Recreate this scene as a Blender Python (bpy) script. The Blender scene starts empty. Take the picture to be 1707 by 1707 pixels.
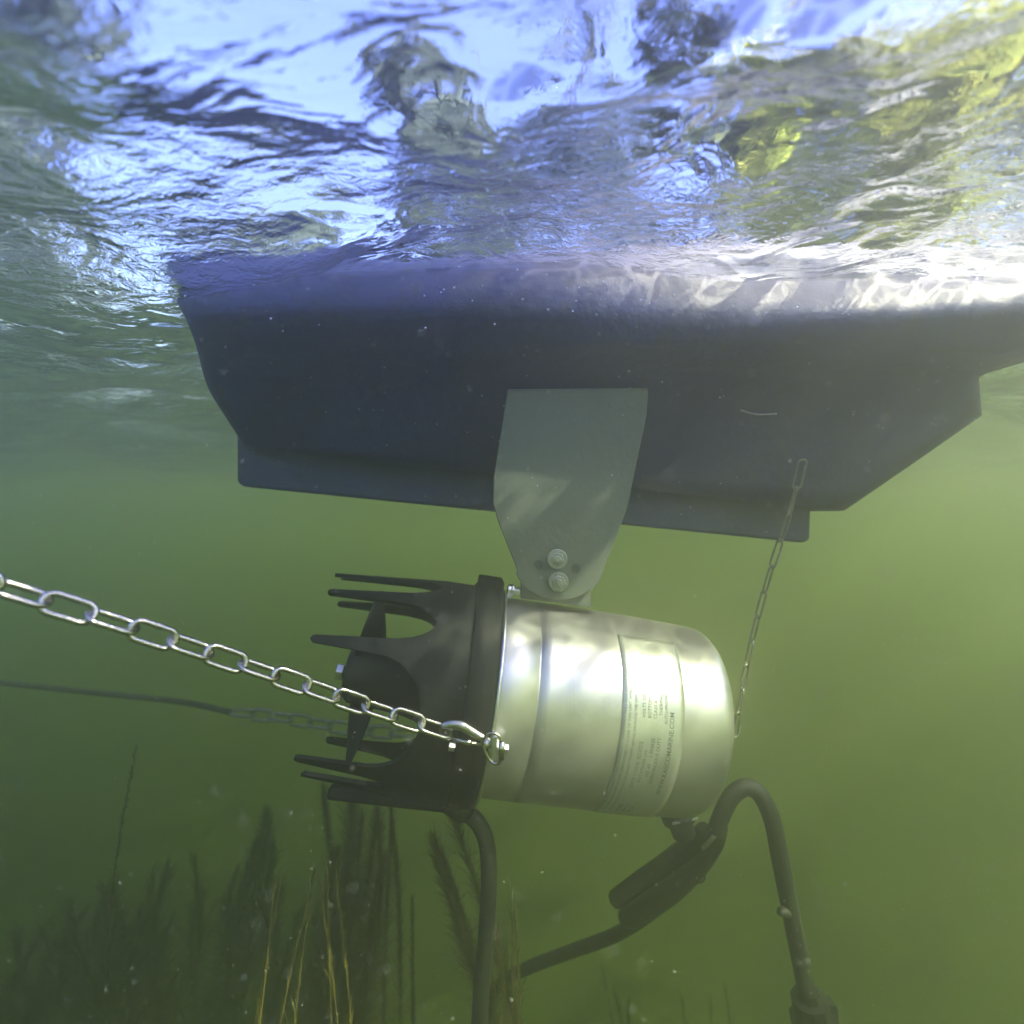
import bpy, bmesh, math, random
import numpy as np
from mathutils import Vector, Matrix
random.seed(7); rng = np.random.default_rng(11)
PI = math.pi
S = bpy.context.scene
COL = S.collection

# ------------------------------------------------------------------ camera, sky, sun, exposure
DEPTH = 0.19            # camera below the water line
F = 900.0               # focal length in photo pixels (photo is 1707 wide)
cam_d = bpy.data.cameras.new('camera'); cam = bpy.data.objects.new('camera', cam_d); COL.objects.link(cam)
cam.location = (0, 0, -DEPTH); cam.rotation_euler = (PI/2, 0, 0)
cam_d.sensor_width = 36; cam_d.lens = 36*F/1707.0
cam_d.clip_start = 0.01; cam_d.clip_end = 500
cam_d.dof.use_dof = True; cam_d.dof.focus_distance = .46; cam_d.dof.aperture_fstop = 3.6
S.camera = cam

TO_SUN = Vector((0.78, -0.50, 1.0)).normalized()
W = bpy.data.worlds.new('World'); S.world = W; W.use_nodes = True
nt = W.node_tree; nt.nodes.clear()
sky = nt.nodes.new('ShaderNodeTexSky'); sky.sky_type = 'NISHITA'; sky.sun_disc = False
sky.sun_elevation = math.asin(TO_SUN.z); sky.sun_rotation = math.atan2(TO_SUN.x, TO_SUN.y)
bg = nt.nodes.new('ShaderNodeBackground'); bg.inputs['Strength'].default_value = 0.125
wo = nt.nodes.new('ShaderNodeOutputWorld')
tint = nt.nodes.new('ShaderNodeMix'); tint.data_type = 'RGBA'; tint.blend_type = 'MULTIPLY'; tint.inputs[0].default_value = 1
tint.inputs[7].default_value = (1.2, 1.05, 2.15, 1)
nt.links.new(sky.outputs[0], tint.inputs[6]); nt.links.new(tint.outputs[2], bg.inputs[0]); nt.links.new(bg.outputs[0], wo.inputs[0])
sl = bpy.data.lights.new('sun', 'SUN'); sl.energy = 5.0; sl.angle = math.radians(1.0); sl.color = (1, 0.93, 0.84)
sun = bpy.data.objects.new('sun', sl); COL.objects.link(sun)
sun.rotation_euler = TO_SUN.to_track_quat('Z', 'Y').to_euler(); sun.location = (2, -2, 5)
S.view_settings.view_transform = 'Standard'; S.view_settings.look = 'None'
S.view_settings.exposure = 2.0; S.view_settings.gamma = 1; S.view_settings.use_curve_mapping = False
cy = S.cycles
cy.volume_bounces = 3; cy.max_bounces = 12; cy.transparent_max_bounces = 12
cy.transmission_bounces = 8; cy.glossy_bounces = 4; cy.diffuse_bounces = 2
cy.sample_clamp_indirect = 4.0; cy.caustics_reflective = True; cy.caustics_refractive = True
cy.use_denoising = True

# ------------------------------------------------------------------ helpers
def P(px, py, Y):
    """a point of the place seen at photo pixel (px,py), Y metres out"""
    return Vector(((px-853.5)*Y/F, Y, -DEPTH-(py-853.5)*Y/F))

def tag(o, label=None, cat=None, group=None, kind=None):
    if label: o['label'] = label
    if cat: o['category'] = cat
    if group: o['group'] = group
    if kind: o['kind'] = kind
    return o

def empty(name, loc=(0, 0, 0)):
    o = bpy.data.objects.new(name, None); COL.objects.link(o); o.location = loc
    o.empty_display_size = 0.02
    return o

def mesh_obj(name, verts, faces, mat, parent=None, smooth=True):
    me = bpy.data.meshes.new(name)
    me.from_pydata([tuple(v) for v in verts], [], faces); me.update()
    if smooth: me.polygons.foreach_set('use_smooth', [True]*len(me.polygons))
    if mat: me.materials.append(mat)
    o = bpy.data.objects.new(name, me); COL.objects.link(o)
    if parent:
        o.parent = parent; o.matrix_parent_inverse = parent.matrix_basis.inverted()
    return o

class MB:
    def __init__(s): s.v = []; s.f = []
    def add(s, v, f):
        n = len(s.v); s.v += [Vector(p) for p in v]; s.f += [tuple(i+n for i in q) for q in f]
    def tube(s, pts, r, seg=12, closed=False, caps=True):
        pts = [Vector(p) for p in pts]; n = len(pts)
        rs = r if isinstance(r, (list, tuple)) else [r]*n
        up = None; rings = []
        for i in range(n):
            if closed: t = (pts[(i+1) % n]-pts[i-1])
            else: t = pts[min(i+1, n-1)]-pts[max(i-1, 0)]
            t = t.normalized()
            if up is None:
                up = Vector((0, 0, 1)) if abs(t.z) < .9 else Vector((1, 0, 0))
            up = (up-t*up.dot(t)).normalized(); b = t.cross(up)
            rings.append([pts[i]+(up*math.cos(a)+b*math.sin(a))*rs[i] for a in [2*PI*k/seg for k in range(seg)]])
        v = [p for rg in rings for p in rg]; f = []
        m = n if closed else n-1
        for i in range(m):
            j = (i+1) % n
            # closed loops: small twist is negligible for planar paths
            for k in range(seg):
                f.append((i*seg+k, i*seg+(k+1) % seg, j*seg+(k+1) % seg, j*seg+k))
        if not closed and caps:
            f.append(tuple(range(seg-1, -1, -1))); f.append(tuple((n-1)*seg+k for k in range(seg)))
        s.add(v, f)
    def prism(s, poly, d, cap2=True):
        """poly: list of 3D points, d: extrusion vector"""
        n = len(poly); v = [Vector(p) for p in poly]+[Vector(p)+d for p in poly]
        f = [tuple(range(n-1, -1, -1)), tuple(range(n, 2*n))]
        f += [(i, (i+1) % n, n+(i+1) % n, n+i) for i in range(n)]
        s.add(v, f)
    def build(s, name, mat, parent=None, smooth=True, bevel=0, sub=0):
        o = mesh_obj(name, s.v, s.f, mat, parent, smooth)
        if bevel:
            b = o.modifiers.new('bevel', 'BEVEL'); b.width = bevel; b.segments = 2; b.limit_method = 'ANGLE'
            b.harden_normals = False
        return o

def spline(pts, n=8, closed=False):
    pts = [Vector(p) for p in pts]; N = len(pts); out = []
    rngi = range(N) if closed else range(N-1)
    for i in rngi:
        if closed: p0, p1, p2, p3 = pts[i-1], pts[i], pts[(i+1) % N], pts[(i+2) % N]
        else: p0, p1, p2, p3 = pts[max(i-1, 0)], pts[i], pts[i+1], pts[min(i+2, N-1)]
        for k in range(n):
            t = k/n
            out.append(0.5*((2*p1)+(p2-p0)*t+(2*p0-5*p1+4*p2-p3)*t*t+(3*p1-p0-3*p2+p3)*t**3))
    if not closed: out.append(pts[-1])
    return out

# ------------------------------------------------------------------ materials
def mat(name):
    m = bpy.data.materials.new(name); m.use_nodes = True; t = m.node_tree
    b = t.nodes['Principled BSDF']
    return m, t, b
def N(t, ty, **kw):
    n = t.nodes.new(ty)
    for k, v in kw.items():
        if k in n.inputs: n.inputs[k].default_value = v
        else: setattr(n, k, v)
    return n
def simple(name, col, rough=.5, metal=0, var=.25, scale=30, bump=0, bscale=200, col2=None):
    m, t, b = mat(name)
    tc = N(t, 'ShaderNodeTexCoord'); nz = N(t, 'ShaderNodeTexNoise', Scale=scale, Detail=6.0, Roughness=.65)
    t.links.new(tc.outputs['Object'], nz.inputs['Vector'])
    cr = N(t, 'ShaderNodeValToRGB'); cr.color_ramp.elements[0].position = .3; cr.color_ramp.elements[1].position = .7
    c2 = col2 or tuple(min(1, c*(1+var)) for c in col)
    cr.color_ramp.elements[0].color = (*[c*(1-var) for c in col], 1); cr.color_ramp.elements[1].color = (*c2, 1)
    t.links.new(nz.outputs[0], cr.inputs[0]); t.links.new(cr.outputs[0], b.inputs['Base Color'])
    b.inputs['Roughness'].default_value = rough; b.inputs['Metallic'].default_value = metal
    if bump:
        n2 = N(t, 'ShaderNodeTexNoise', Scale=bscale, Detail=4.0); t.links.new(tc.outputs['Object'], n2.inputs['Vector'])
        bp = N(t, 'ShaderNodeBump', Strength=bump, Distance=.002); t.links.new(n2.outputs[0], bp.inputs['Height'])
        t.links.new(bp.outputs[0], b.inputs['Normal'])
    return m

M_black = simple('black_plastic', (.004, .005, .006), .55, 0, .3, 60, .12, 300); M_black.node_tree.nodes['Principled BSDF'].inputs['Specular IOR Level'].default_value = .12
M_rubber = simple('black_rubber', (.006, .008, .007), .6, 0, .4, 80, .4, 150)
M_hull = simple('dark_hull_coating', (.004, .010, .06), .55, 0, .35, 12, .5, 90)
def film(m, col, lo, hi, scale, stretch=(1, 1, 1)):
    """a patchy film of algae and silt over a material"""
    t = m.node_tree; b = t.nodes['Principled BSDF']; src = b.inputs['Base Color'].links[0].from_socket
    g = N(t, 'ShaderNodeNewGeometry'); mp = N(t, 'ShaderNodeMapping'); mp.inputs['Scale'].default_value = stretch
    nz = N(t, 'ShaderNodeTexNoise', Scale=scale, Detail=9.0, Roughness=.7, Distortion=.4)
    t.links.new(g.outputs['Position'], mp.inputs[0]); t.links.new(mp.outputs[0], nz.inputs['Vector'])
    mr = N(t, 'ShaderNodeMapRange'); mr.inputs[1].default_value = lo; mr.inputs[2].default_value = hi
    t.links.new(nz.outputs[0], mr.inputs[0])
    mx = N(t, 'ShaderNodeMix'); mx.data_type = 'RGBA'; mx.inputs[7].default_value = (*col, 1)
    t.links.new(mr.outputs[0], mx.inputs[0]); t.links.new(src, mx.inputs[6]); t.links.new(mx.outputs[2], b.inputs['Base Color'])
film(M_hull, (.014, .022, .05), .5, .75, 14, (1, 1, 1.6)); film(M_hull, (.07, .075, .06), .62, .8, 7, (1, 1, 2.2)); film(M_hull, (.012, .014, .018), .56, .68, 45, (1, 1, .5))
def silt_and_sunlit_end(m, col, lo, hi, amt, side=1):
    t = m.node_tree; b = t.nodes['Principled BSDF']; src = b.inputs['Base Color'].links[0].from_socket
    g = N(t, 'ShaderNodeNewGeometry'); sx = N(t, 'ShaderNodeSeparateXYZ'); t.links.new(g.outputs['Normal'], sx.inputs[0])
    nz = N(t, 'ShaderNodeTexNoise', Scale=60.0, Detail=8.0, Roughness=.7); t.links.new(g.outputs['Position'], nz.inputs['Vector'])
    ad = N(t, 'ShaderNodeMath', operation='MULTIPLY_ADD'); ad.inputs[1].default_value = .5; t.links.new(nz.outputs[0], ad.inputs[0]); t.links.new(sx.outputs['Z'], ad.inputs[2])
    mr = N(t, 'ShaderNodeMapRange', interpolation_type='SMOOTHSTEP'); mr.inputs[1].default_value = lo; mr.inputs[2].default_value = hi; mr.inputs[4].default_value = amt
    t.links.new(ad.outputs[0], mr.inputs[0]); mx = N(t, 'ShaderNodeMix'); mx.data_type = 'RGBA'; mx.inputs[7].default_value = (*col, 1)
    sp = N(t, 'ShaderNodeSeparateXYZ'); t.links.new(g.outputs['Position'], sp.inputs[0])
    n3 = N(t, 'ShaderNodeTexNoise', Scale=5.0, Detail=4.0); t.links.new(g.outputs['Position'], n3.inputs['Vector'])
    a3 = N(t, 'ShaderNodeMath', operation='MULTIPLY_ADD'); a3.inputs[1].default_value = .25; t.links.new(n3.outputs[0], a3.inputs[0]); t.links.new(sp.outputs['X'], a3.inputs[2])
    m3 = N(t, 'ShaderNodeMapRange', interpolation_type='SMOOTHSTEP'); m3.inputs[1].default_value = .0; m3.inputs[2].default_value = .32; m3.inputs[3].default_value = side; t.links.new(a3.outputs[0], m3.inputs[0])  # optional fade to the left, painting the right end as sunlit
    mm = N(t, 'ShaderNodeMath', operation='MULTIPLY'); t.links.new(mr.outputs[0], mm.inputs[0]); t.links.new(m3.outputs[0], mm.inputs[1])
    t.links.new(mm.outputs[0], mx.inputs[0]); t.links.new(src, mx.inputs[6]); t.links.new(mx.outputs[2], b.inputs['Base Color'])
silt_and_sunlit_end(M_hull, (.21, .19, .185), .2, .85, .9, .12)  # silt on upward faces, paler at right to paint in the sunlit patch
silt_and_sunlit_end(M_rubber, (.02, .022, .013), .9, 1.4, .6)
film(M_black, (.008, .009, .006), .56, .75, 40); film(M_rubber, (.016, .019, .011), .5, .72, 60)
M_chain = simple('bright_chain_steel', (.46, .43, .37), .14, 1, .15, 120, .15, 500)
M_steel = simple('steel_fittings', (.6, .6, .6), .3, 1, .15, 120)
M_dull = simple('dull_chain_steel', (.2, .2, .17), .5, .6, .3, 120)
M_gal = simple('bracket_plate_metal', (.085, .10, .08), .6, .25, .08, 25, .15, 200)
M_bolt = simple('bolt_steel', (.30, .30, .29), .3, .9, .3, 200)
M_hole = simple('dark_hole', (.02, .02, .02), .8)
M_rope = simple('old_rope', (.025, .025, .015), .8, 0, .4, 90, .5, 300)
M_ink = simple('label_ink', (.08, .09, .08), .6)
def M_brushed():
    m, t, b = mat('brushed_stainless')
    tc = N(t, 'ShaderNodeTexCoord'); mp = N(t, 'ShaderNodeMapping'); mp.inputs['Scale'].default_value = (700, 10, 10)
    nz = N(t, 'ShaderNodeTexNoise', Scale=1.0, Detail=3.0)
    t.links.new(tc.outputs['Object'], mp.inputs[0]); t.links.new(mp.outputs[0], nz.inputs['Vector'])
    n2 = N(t, 'ShaderNodeTexNoise', Scale=14.0, Detail=5.0); t.links.new(tc.outputs['Object'], n2.inputs['Vector'])
    mr = N(t, 'ShaderNodeMapRange'); mr.inputs[3].default_value = .25; mr.inputs[4].default_value = .36
    t.links.new(n2.outputs[0], mr.inputs[0]); t.links.new(mr.outputs[0], b.inputs['Roughness'])
    bp = N(t, 'ShaderNodeBump', Strength=.06, Distance=.001); t.links.new(nz.outputs[0], bp.inputs['Height'])
    t.links.new(bp.outputs[0], b.inputs['Normal'])
    cr = N(t, 'ShaderNodeValToRGB'); cr.color_ramp.elements[0].color = (.37, .365, .37, 1); cr.color_ramp.elements[1].color = (.50, .49, .495, 1)
    cr.color_ramp.elements[0].position = .3; cr.color_ramp.elements[1].position = .7
    t.links.new(n2.outputs[0], cr.inputs[0]); t.links.new(cr.outputs[0], b.inputs['Base Color'])
    b.inputs['Metallic'].default_value = .85
    return m
M_ss = M_brushed()
film(M_gal, (.045, .055, .035), .5, .8, 9, (1, 1, .6))
M_label = simple('label_film', (.46, .47, .44), .3, .75, .06, 60)

# ------------------------------------------------------------------ water surface
LAKE = 6.0
def water_material():
    m = bpy.data.materials.new('water'); m.use_nodes = True; t = m.node_tree; t.nodes.clear()
    out = N(t, 'ShaderNodeOutputMaterial')
    geo = N(t, 'ShaderNodeNewGeometry')
    # fine ripples
    n1 = N(t, 'ShaderNodeTexNoise', Scale=85.0, Detail=3.0, Roughness=.6, Distortion=.6)
    n2 = N(t, 'ShaderNodeTexNoise', Scale=17.0, Detail=2.0, Distortion=.8)
    n3 = N(t, 'ShaderNodeTexNoise', Scale=5.0, Detail=2.0)
    mp = N(t, 'ShaderNodeMapping'); mp.inputs['Rotation'].default_value = (0, 0, .5); mp.inputs['Scale'].default_value = (1, 1.5, 1)
    t.links.new(geo.outputs['Position'], mp.inputs[0])
    for n in (n1, n2, n3): t.links.new(mp.outputs[0], n.inputs['Vector'])
    # patches of calm and rough water
    mr = N(t, 'ShaderNodeMapRange'); mr.inputs[1].default_value = .42; mr.inputs[2].default_value = .6
    mr.inputs[3].default_value = .15; mr.inputs[4].default_value = 1.0
    t.links.new(n3.outputs[0], mr.inputs[0])
    a = N(t, 'ShaderNodeMath', operation='MULTIPLY'); t.links.new(n1.outputs[0], a.inputs[0]); t.links.new(mr.outputs[0], a.inputs[1])
    b1 = N(t, 'ShaderNodeBump', Strength=1.0, Distance=.0036); t.links.new(a.outputs[0], b1.inputs['Height'])
    b2 = N(t, 'ShaderNodeBump', Strength=1.0, Distance=.0085); t.links.new(n2.outputs[0], b2.inputs['Height'])
    t.links.new(b2.outputs[0], b1.inputs['Normal'])
    gl = N(t, 'ShaderNodeBsdfGlass', IOR=1.08, Roughness=0.0); gl.inputs['Color'].default_value = (.95, .97, 1, 1)
    t.links.new(b1.outputs[0], gl.inputs['Normal'])
    # light let through in a web of focused lines
    w = N(t, 'ShaderNodeTexNoise', Scale=9.0, Detail=2.0); t.links.new(geo.outputs['Position'], w.inputs['Vector'])
    ws = N(t, 'ShaderNodeVectorMath', operation='SCALE'); ws.inputs[3].default_value = .09; t.links.new(w.outputs[1], ws.inputs[0])
    wa = N(t, 'ShaderNodeVectorMath', operation='ADD'); t.links.new(geo.outputs['Position'], wa.inputs[0]); t.links.new(ws.outputs[0], wa.inputs[1])
    webs = []
    for sc_, wd in ((30.0, .13), (62.0, .2)):
        vo = N(t, 'ShaderNodeTexVoronoi', Scale=sc_); vo.feature = 'DISTANCE_TO_EDGE'
        t.links.new(wa.outputs[0], vo.inputs['Vector'])
        q = N(t, 'ShaderNodeMapRange', interpolation_type='SMOOTHERSTEP'); q.inputs[2].default_value = wd
        q.inputs[3].default_value = 1.0; q.inputs[4].default_value = 0.0
        t.links.new(vo.outputs['Distance'], q.inputs[0]); webs.append(q)
    mw = N(t, 'ShaderNodeMath', operation='MULTIPLY_ADD'); mw.inputs[1].default_value = .45
    t.links.new(webs[1].outputs[0], mw.inputs[0]); t.links.new(webs[0].outputs[0], mw.inputs[2])
    ml = N(t, 'ShaderNodeMath', operation='MULTIPLY_ADD'); ml.inputs[1].default_value = .68; ml.inputs[2].default_value = .32; ml.use_clamp = True
    t.links.new(mw.outputs[0], ml.inputs[0])
    tr = N(t, 'ShaderNodeBsdfTransparent'); t.links.new(ml.outputs[0], tr.inputs[0])
    # steep rays pass, shallow ones bend and reflect
    dt = N(t, 'ShaderNodeVectorMath', operation='DOT_PRODUCT'); t.links.new(geo.outputs['Incoming'], dt.inputs[0]); t.links.new(geo.outputs['True Normal'], dt.inputs[1])
    ab = N(t, 'ShaderNodeMath', operation='ABSOLUTE'); t.links.new(dt.outputs['Value'], ab.inputs[0])
    sm = N(t, 'ShaderNodeMapRange', interpolation_type='SMOOTHSTEP'); sm.inputs[1].default_value = .70; sm.inputs[2].default_value = .733
    sm.inputs[4].default_value = .92
    t.links.new(ab.outputs[0], sm.inputs[0])
    mx = N(t, 'ShaderNodeMixShader'); t.links.new(sm.outputs[0], mx.inputs[0]); t.links.new(gl.outputs[0], mx.inputs[1]); t.links.new(tr.outputs[0], mx.inputs[2])
    t.links.new(mx.outputs[0], out.inputs['Surface'])
    return m

def build_water():
    n = 620
    u = np.linspace(-1, 1, n)
    k = 3.4
    ax = np.sinh(k*u)/math.sinh(k)*LAKE
    X, Y = np.meshgrid(ax, ax+0.55*(1-np.abs(ax)/LAKE))
    Z = np.zeros_like(X)
    for lam, amp, cnt in ((.9, .0065, 5), (.36, .0046, 7), (.14, .0010, 9), (.06, .0004, 10)):
        for i in range(cnt):
            a = rng.uniform(0, 2*PI); l = lam*rng.uniform(.7, 1.4); ph = rng.uniform(0, 6.28)
            kx, kyy = math.cos(a)*2*PI/l, math.sin(a)*2*PI/l
            fade = np.clip(1.6-np.hypot(X, Y-.5)*(.09/lam), 0, 1)
            w = np.sin(kx*X+kyy*Y+ph+.6*np.sin(3.1*X+2.3*Y+i))
            Z += amp*fade*w
    idx = np.arange(n*n).reshape(n, n)
    faces = np.stack([idx[:-1, :-1], idx[:-1, 1:], idx[1:, 1:], idx[1:, :-1]], -1).reshape(-1, 4)
    me = bpy.data.meshes.new('water'); co = np.stack([X, Y, Z], -1).reshape(-1, 3)
    me.vertices.add(n*n); me.vertices.foreach_set('co', co.ravel())
    me.loops.add(faces.size); me.loops.foreach_set('vertex_index', faces.ravel())
    me.polygons.add(len(faces)); me.polygons.foreach_set('loop_start', np.arange(0, faces.size, 4))
    me.update(calc_edges=True); me.polygons.foreach_set('use_smooth', [True]*len(faces))
    me.materials.append(water_material())
    o = bpy.data.objects.new('water', me); COL.objects.link(o); tag(o, kind='structure')
build_water()

# ------------------------------------------------------------------ murky body of water
def haze():
    m = bpy.data.materials.new('murky_water'); m.use_nodes = True; t = m.node_tree; t.nodes.clear()
    out = N(t, 'ShaderNodeOutputMaterial'); pv = N(t, 'ShaderNodeVolumePrincipled')
    pv.inputs['Color'].default_value = (.29, .29, .22, 1)
    pv.inputs['Absorption Color'].default_value = (.38, .54, .10, 1)
    pv.inputs['Density'].default_value = 1.35
    pv.inputs['Anisotropy'].default_value = .76
    t.links.new(pv.outputs[0], out.inputs['Volume'])
    b = LAKE+.6; z0, z1 = -2.6, .046
    v = [(x, y, z) for z in (z0, z1) for x, y in ((-b, -b), (b, -b), (b, b), (-b, b))]
    f = [(3, 2, 1, 0), (4, 5, 6, 7), (0, 1, 5, 4), (1, 2, 6, 5), (2, 3, 7, 6), (3, 0, 4, 7)]
    o = mesh_obj('haze', v, f, m, None, False); tag(o, kind='stuff')
haze()

# ------------------------------------------------------------------ lake bed and banks
def bed_z(x, y):
    return -1.5-.10*math.sin(1.3*x+.7)*math.cos(1.1*y)-.03*math.sin(5*x+y*3)
def lake_bed():
    n = 120; ax = np.linspace(-LAKE-.3, LAKE+.3, n); v = []; f = []
    for j in range(n):
        for i in range(n):
            v.append((ax[i], ax[j], bed_z(ax[i], ax[j])+random.uniform(-.01, .01)))
    for j in range(n-1):
        for i in range(n-1): f.append((j*n+i, j*n+i+1, (j+1)*n+i+1, (j+1)*n+i))
    m = simple('silt_and_algae', (.034, .042, .012), .9, 0, .2, 4, .3, 40)
    tag(mesh_obj('lake_bed', v, f, m), kind='structure')
lake_bed()
def bank():
    v = []; f = []; rings = [(6.7, -.3), (7.4, .12), (9, .35), (14, .6), (60, 1.0), (220, 1.2)]; seg = 96
    for r, z in rings:
        for k in range(seg):
            a = 2*PI*k/seg; c, s = math.cos(a), math.sin(a); q = max(abs(c), abs(s)) if r < 9 else 1
            v.append((r*c/q, r*s/q, z+random.uniform(-.03, .03)*(r > 7)))
    for j in range(len(rings)-1):
        for k in range(seg): f.append((j*seg+k, j*seg+(k+1) % seg, (j+1)*seg+(k+1) % seg, (j+1)*seg+k))
    m = simple('grassy_bank', (.045, .07, .02), .9, 0, .4, 2)
    tag(mesh_obj('grassy_bank', v, f, m), kind='structure')
bank()

# ------------------------------------------------------------------ floating hull
def build_hull():
    # rows: (xL, yL, xR, yR) in photo pixels and Y, top to bottom of the front face
    def zy(z, Y): return 853.5-(z+DEPTH)*F/Y
    rows = [
        (225, zy(.036, .50), 2050, zy(.036, .50), .50),
        (232, zy(.028, .46), 2050, zy(.028, .46), .46),
        (240, zy(.0, .436), 2050, zy(.0, .436), .436),
        (278, 520, 1990, 520, .428),
        (300, 566, 1760, 580, .446),
        (318, 640, 1672, 622, .492),
        (345, 690, 1664, 690, .520),
        (383, 742, 1428, 852, .552),
    ]
    ctr = []
    for (xl, yl, xr, yr, Y) in rows: ctr.append((P(xl, yl, Y), P(xr, yr, Y)))
    L = spline([c[0] for c in ctr], 5); R = spline([c[1] for c in ctr[:5]], 5)[:-1]
    # keep the right hand corner points crisp
    tail = [c[1] for c in ctr[4:]]
    for i in range(len(tail)-1):
        for k in range(5): R.append(tail[i].lerp(tail[i+1], k/5))
    R.append(tail[-1])
    nc = 90; v = []; f = []; nr = len(L)
    for j in range(nr):
        a, b = L[j], R[j]
        for i in range(nc):
            t = i/(nc-1); p = a.lerp(b, t)
            d = (p-a).length; e = (b-p).length; rr = .035
            if d < rr: p.y += (rr-math.sqrt(max(0, rr*rr-(rr-d)**2)))
            if e < rr: p.y += (rr-math.sqrt(max(0, rr*rr-(rr-e)**2)))
            p.y += .006*math.sin(t*9+j*.25)*(j > 8)
            p.z -= max(0, 1-j/12)*(.010+.010*math.sin(t*7.5+1.2)*math.sin(t*3.1+.4)+.002*math.sin(t*31))
            v.append(p)
    for j in range(nr-1):
        for i in range(nc-1): f.append((j*nc+i, (j+1)*nc+i, (j+1)*nc+i+1, j*nc+i+1))
    # back, sides, deck, bottom: everything runs back to BY
    BY = 1.15
    base = len(v)
    ring = [j*nc for j in range(nr)]+[(nr-1)*nc+i for i in range(1, nc)]+[j*nc+nc-1 for j in range(nr-2, -1, -1)]+[i for i in range(nc-2, 0, -1)]
    for q in ring: v.append(Vector((v[q].x, BY, v[q].z)))
    n = len(ring)
    for k in range(n): f.append((ring[k], base+k, base+(k+1) % n, ring[(k+1) % n]))
    f.append(tuple(base+k for k in range(n)))
    root = empty('floating_hull', (0, .8, 0))
    tag(root, 'large dark floating hull with rounded shoulder, hanging over the steel motor', 'hull')
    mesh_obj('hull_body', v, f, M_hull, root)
    mb = MB()
    # lower slab below the hull
    poly = [P(394, 700, .575), P(394, 803, .575), P(404, 811, .575), P(1340, 905, .575), P(1351, 900, .575), P(1354, 800, .575)]
    mb.prism(poly, Vector((0, .45, 0)))
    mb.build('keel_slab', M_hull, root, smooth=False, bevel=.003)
    mb = MB(); mb.tube(spline([P(1235, 684, .478), P(1262, 691, .478), P(1295, 690, .476)], 6), .0008, 6)
    mb.build('wire_bow', M_dull, root)
    return root
build_hull()

# ------------------------------------------------------------------ motor frame
A0 = P(810, 1152, .525); A1 = P(1200, 1204, .548)
AX = (A1-A0).normalized(); LEN = .214
NEAR = (Vector((0, -1, 0))-AX*AX.dot(Vector((0, -1, 0)))).normalized()
UP = NEAR.cross(AX).normalized()
if UP.z < 0: UP = -UP
def C(s, phi, r): return A0+AX*s+(NEAR*math.cos(phi)+UP*math.sin(phi))*r
def lathe(mb, prof, seg=96, cap0=False, cap1=False):
    v = []; f = []
    for s, r in prof:
        for k in range(seg): v.append(C(s, 2*PI*k/seg, r))
    for j in range(len(prof)-1):
        for k in range(seg): f.append((j*seg+k, (j+1)*seg+k, (j+1)*seg+(k+1) % seg, j*seg+(k+1) % seg))
    if cap0: f.append(tuple(range(seg)))
    if cap1: f.append(tuple((len(prof)-1)*seg+k for k in range(seg-1, -1, -1)))
    mb.add(v, f)
RM = .0925
def hexbolt(mb, p, d, r, h, washer=True, stud=False):
    d = d.normalized(); u = d.orthogonal().normalized(); w = d.cross(u)
    if washer:
        mb.prism([p+(u*math.cos(a)+w*math.sin(a))*r*1.5 for a in [2*PI*k/20 for k in range(20)]], d*h*.25)
    mb.prism([p+d*h*.25+(u*math.cos(a)+w*math.sin(a))*r for a in [2*PI*k/6 for k in range(6)]], d*h*.75)
    if stud:
        mb.prism([p+d*h+(u*math.cos(a)+w*math.sin(a))*r*.5 for a in [2*PI*k/14 for k in range(14)]], d*h*.6)

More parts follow.
